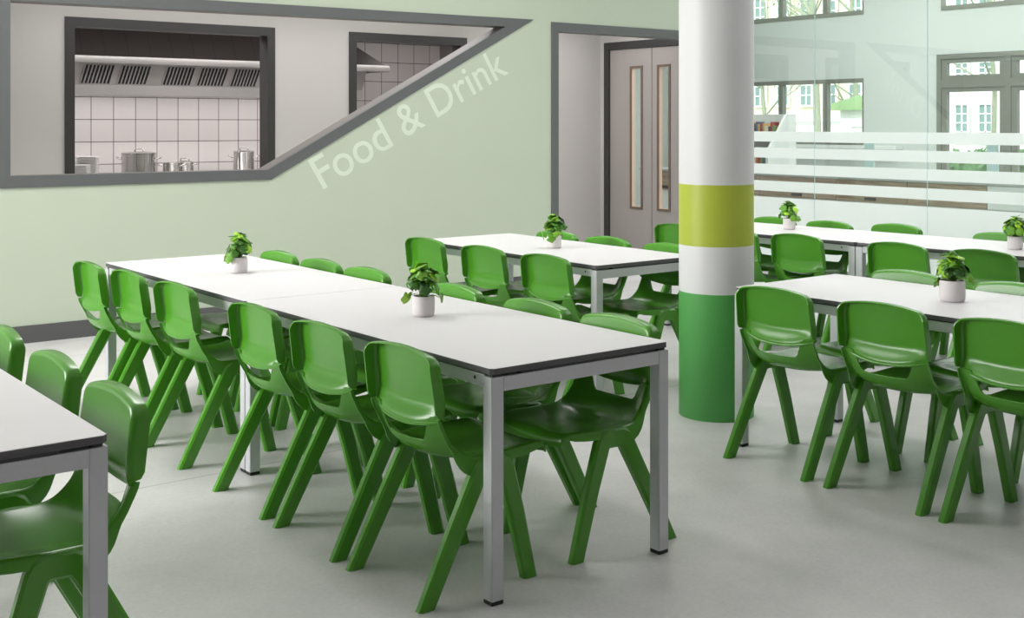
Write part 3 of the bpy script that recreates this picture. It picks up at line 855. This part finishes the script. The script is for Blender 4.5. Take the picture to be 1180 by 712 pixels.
# shelf rack with books
t = thing('book_rack', 'white display rack of books right beside the column, behind the glass', 'book rack', (9.6, 7.42, 0))
q = MB()
q.prism([(-.34,0), (.20,0), (.20,1.62), (.02,1.62), (-.34,1.15)], .66, .70, 'y'); q.obj('side_panel', M['counter_white'], t)
q = MB(); q.prism([(-.34,0), (.20,0), (.20,1.62), (.02,1.62), (-.34,1.15)], -.70, -.66, 'y'); q.obj('side_panel', M['counter_white'], t)
for z in (.12, .52, .92, 1.27):
    q = MB(); q.box(-.30 if z < 1.1 else -.18, .19, -.66, .66, z, z+.025); q.obj('shelf', M['counter_white'] if z < 1.2 else M['spacer'], t)
q = MB(); q.box(.185, .20, -.66, .66, 0, 1.62); q.obj('back_panel', M['counter_white'], t)
bcol = [rgb(150,60,48), rgb(196,160,96), rgb(70,92,120), rgb(226,216,196), rgb(54,54,60), rgb(120,140,90), rgb(202,120,70)]
bm_ = [mat('book cover %d' % i, c, .6) for i, c in enumerate(bcol)]
def books(z, x, grp, where, n, y0):
    y = y0
    for k in range(n):
        w = rnd.uniform(.028,.05); h = rnd.uniform(.17,.24)
        q = MB(); q.box(-.07, .07, 0, w-.003, 0, h, 0, .003)
        o = q.obj('book', bm_[rnd.randrange(7)]); o.location = (9.6+x, y, z)
        pos = 'at the right end' if k == 0 else 'at the left end' if k == n-1 else 'number %d from right' % (k+1)
        tag(o, 'upright book on the %s shelf of the white rack, %s' % (where, pos), 'book', grp)
        y += w
books(1.295, -.08, 'books on the upper rack shelf', 'upper', 14, 6.78)
books(.945, -.12, 'books on the lower rack shelf', 'lower', 18, 6.78)

# ------------------------------------------------------------------ outside
b = MB(); b.box(XR+.1, 60, -40, 60, -.2, -.12); struct(b.obj('ground', M['ground']))
def house(label, x, y0, y1, h, m, rows, pitch, bw, cornice):
    t = thing('town_house', label, 'building', (x, (y0+y1)/2, -.12))
    hw = (y1-y0)/2
    q = MB(); q.box(0, 6, -hw, hw, 0, h); q.obj('wall', m, t)
    if cornice:
        q = MB(); q.box(-.25, 0, -hw, hw, cornice, cornice+.22); q.obj('cornice', M['facade_white'], t)
        q = MB(); q.box(-.06, 0, -hw, hw, 0, cornice); q.obj('ground_floor_band', M['facade_white'], t)
    cols = int(2*hw/pitch)
    for z0, wh in rows:
        for c in range(cols):
            y = -hw+(c+.5)*(2*hw/cols); z0_ = z0+.12
            q = MB(); e = .07
            q.prism_holes([(y-bw/2-e,z0_-e), (y+bw/2+e,z0_-e), (y+bw/2+e,z0_+wh+e), (y-bw/2-e,z0_+wh+e)], [[(y-bw/2,z0_), (y+bw/2,z0_), (y+bw/2,z0_+wh), (y-bw/2,z0_+wh)]], -.14, -.06, 'x')
            q.box(-.11, -.07, y-.025, y+.025, z0_, z0_+wh)
            for k in range(1, 4): q.box(-.11, -.07, y-bw/2, y+bw/2, z0_+wh*k/4-.02, z0_+wh*k/4+.02)
            wf = q.obj('window', M['facade_white'], t)
            q = MB(); q.box(-.075, -.02, y-bw/2, y+bw/2, z0_, z0_+wh); q.obj('pane', M['house_glass'], wf)
    return t
house('cream town house with white sash windows seen through the left window', 31, 20.75, 33, 12, M['facade'], [(2.15,1.35), (5.0,1.35), (7.6,1.35)], 1.0, .46, 1.7)
house('white stucco house with green-blue windows seen through the tall window door', 33, 9, 20.7, 12, M['facade_white'], [(.95,1.15), (2.95,.7), (4.9,.9), (7,.9)], .78, .42, None)
# small white lodge with a green roof
t = thing('garden_lodge', 'small white lodge with pale green roof at right end of the left window', 'lodge', (22, 14.4, -.12))
q = MB(); q.box(0, 1.2, -.8, .8, 0, 1.95); q.obj('wall', M['facade_white'], t)
q = MB(); q.prism([(-.95,1.95), (1.1,1.95), (1.0,2.08), (.1,2.3), (-.85,2.08)], -.25, 1.3, 'x'); q.obj('roof', M['roof_green'], t)
q = MB(); q.prism_holes([(-.4,.6), (.5,.6), (.5,1.6), (-.4,1.6)], [[(-.34,.66), (.44,.66), (.44,1.54), (-.34,1.54)]], -.04, 0, 'x'); q.obj('door_surround', M['counter_white'], t)
# trees
def tree(label, x, y, h, seed, r0=.16):
    R_ = random.Random(seed)
    t = thing('bare_tree', label, 'tree', (x, y, -.12))
    q = MB(); br = MB()
    pts = [Vector((0,0,0))]
    for k in range(6): pts.append(pts[-1]+Vector((R_.uniform(-.12,.12), R_.uniform(-.12,.12), h/6)))
    q.tube(pts, [r0*(1-.11*i) for i in range(7)], 10); q.obj('trunk', M['bark'], t, 60)
    lf = MB()
    def grow(p, d, L, r, lev):
        e1 = p+d*L*.5+Vector((R_.uniform(-.1,.1), R_.uniform(-.1,.1), R_.uniform(-.05,.1)))*L
        e = e1+(d+Vector((R_.uniform(-.4,.4), R_.uniform(-.4,.4), R_.uniform(-.1,.4)))).normalized()*L*.5
        br.tube([p, e1, e], [r, r*.75, r*.5], 6)
        if lev > 0:
            for k in range(3):
                nd = (d+Vector((R_.uniform(-.9,.9), R_.uniform(-.9,.9), R_.uniform(-.3,.7)))).normalized()
                grow(e if k else e1, nd, L*R_.uniform(.55,.75), r*.5, lev-1)
        else:
            for k in range(5):
                c = e+Vector((R_.uniform(-.25,.25), R_.uniform(-.25,.25), R_.uniform(-.25,.25))); s_ = .05
                a = Vector((R_.uniform(-1,1), R_.uniform(-1,1), R_.uniform(-1,1))).normalized(); o_ = a.orthogonal()
                lf.add([c-a*s_, c+o_*s_*.5, c+a*s_, c-o_*s_*.5], [(0,1,2,3)])
    for k in range(8):
        i = 2+k % 5; a = R_.uniform(0, 6.28)
        grow(pts[i], Vector((math.cos(a)*.8, math.sin(a)*.8, .5)).normalized(), h*.28, r0*.4, 2)
    br.obj('branches', M['bark'], t, 60, weld=False); lf.obj('leaves', M['hedge'], t, weld=False)
    return t
def at_out(u, x): return yx(u, x)
tree('slender bare tree right behind the mullion of the left window', 17.5, at_out(944,17.5), 7.5, 5, .09)
tree('branching tree outside the left end of the left window', 27.6, at_out(885,27.6), 5.5, 9, .09)
tree('tree outside the right end of the left window, above the lodge', 24.4, at_out(985,24.4), 5.5, 12, .10)
tree('young tree outside the tall window door', 20, at_out(1150,20), 7.0, 21, .06)
# hedge: leafy boxes of many small leaves
def hedge(label, x, ya, yb, z, seed, n):
    R_ = random.Random(seed); q = MB()
    q.box(x-.3, x+.3, ya, yb, -.12, z-.25)
    for k in range(n):
        c = Vector((x+R_.uniform(-.45,.4), R_.uniform(ya,yb), R_.uniform(-.1, z))); s_ = R_.uniform(.06,.13)
        a = Vector((R_.uniform(-1,1), R_.uniform(-1,1), R_.uniform(-1,1))).normalized(); o_ = a.orthogonal().normalized()
        q.add([c-a*s_, c+o_*s_*.6, c+a*s_, c-o_*s_*.6], [(0,1,2,3)])
    tag(q.obj('hedge', M['hedge'], weld=False), label, 'hedge')
hedge('clipped green hedge below the left window outside', 19, 12.2, 19.5, 1.3, 3, 1800)
hedge('loose green hedge outside the tall window door', 18.5, 5.5, 11.0, 1.0, 4, 1800)

# ------------------------------------------------------------------ light
w = bpy.data.worlds.new('world'); S.world = w; w.use_nodes = True
bg = w.node_tree.nodes['Background']; bg.inputs['Color'].default_value = (.97,1,1,1); bg.inputs['Strength'].default_value = 2.6
def area(name, loc, rot, sx, sy, e, col=(1,1,1)):
    l = bpy.data.lights.new(name, 'AREA'); l.shape = 'RECTANGLE'; l.size = sx; l.size_y = sy; l.energy = e; l.color = col
    o = bpy.data.objects.new(name, l); C.objects.link(o); o.location = loc; o.rotation_euler = rot
    return o
o = area('assumed_left_daylight', (-4.9,3.0,2.0), Vector((1,-.3,-.12)).to_track_quat('-Z','Y').to_euler(), 4.0, 2.4, 300, (1,.985,.985))  # assumed daylight from the left: area lamp added before the windowless left wall
o.data.spread = math.radians(130); o.data.energy = 270
area('assumed_ceiling_light', (.2,3.4,HC-.05), (0,0,0), .6, 2.4, 62, (1,.98,.985))  # assumed ceiling lamp, out of view, added above the far centre tables
area('assumed_ceiling_light', (3.4,3.0,HC-.05), (0,0,0), .6, 2.4, 45, (1,.98,.985))  # assumed lamp, added out of view to light the tables before the doors
area('assumed_ceiling_light', (3.4,-.6,HC-.05), (0,0,0), .6, 2.4, 27, (1,.98,.985))  # unseen lamp added to lighten the right foreground
area('assumed_ceiling_light', (-2.0,-2.0,HC-.05), (0,0,0), .6, 2.4, 5, (1,.98,.985))  # weak unseen lamp added near the camera
area('assumed_ceiling_light', (5.6,1.5,HC-.05), (0,0,0), .6, 2.4, 30, (1,.98,.985))  # assumed lamp, not in view, added for the tables along the glass
area('room_ceiling_fill', (9.0,6.0,HC-.05), (0,0,0), 2.0, 4, 106)  # unseen lamp added to brighten the room behind the glass and the frosted bands
area('room_ceiling_fill', (9.0,2.0,HC-.05), (0,0,0), 2.0, 4, 106)  # second unseen lamp added for the nearer part of that room
area('passage_fill', (2.5,6.45,2.72), (0,0,0), 4.0, .6, 33, (1,.975,.97))  # added fill to light the passage, no lamp known here
area('passage_fill', (6.0,6.45,2.72), (0,0,0), 1.2, .6, 14, (1,.975,.97))  # added fill for the door end of the passage
area('kitchen_fill', (2.8,7.9,2.72), (0,0,0), 4.0, .4, 52, (1,.98,.975))  # added fill, the kitchen would be too dark without it
area('kitchen_fill', (5.7,8.4,2.72), (0,0,0), .6, .6, 16, (1,.98,.975))  # small fill added to lift the tiles in the right-hand opening
area('hood_fill', (2.8,9.62,1.79), (math.radians(18),0,0), 4.2, .25, 26, (1,.98,.975))  # fill added below the hood to brighten the tiled wall
sl = bpy.data.lights.new('sun', 'SUN'); sl.energy = 3.0; sl.angle = .05
so = bpy.data.objects.new('sun', sl); C.objects.link(so); so.rotation_euler = Vector((.75,.25,-.6)).to_track_quat('-Z','Y').to_euler(); so.location = (0,0,12)

S.view_settings.view_transform = 'Standard'; S.view_settings.look = 'None'
S.view_settings.gamma = 1; S.view_settings.use_curve_mapping = False
S.view_settings.exposure = 0
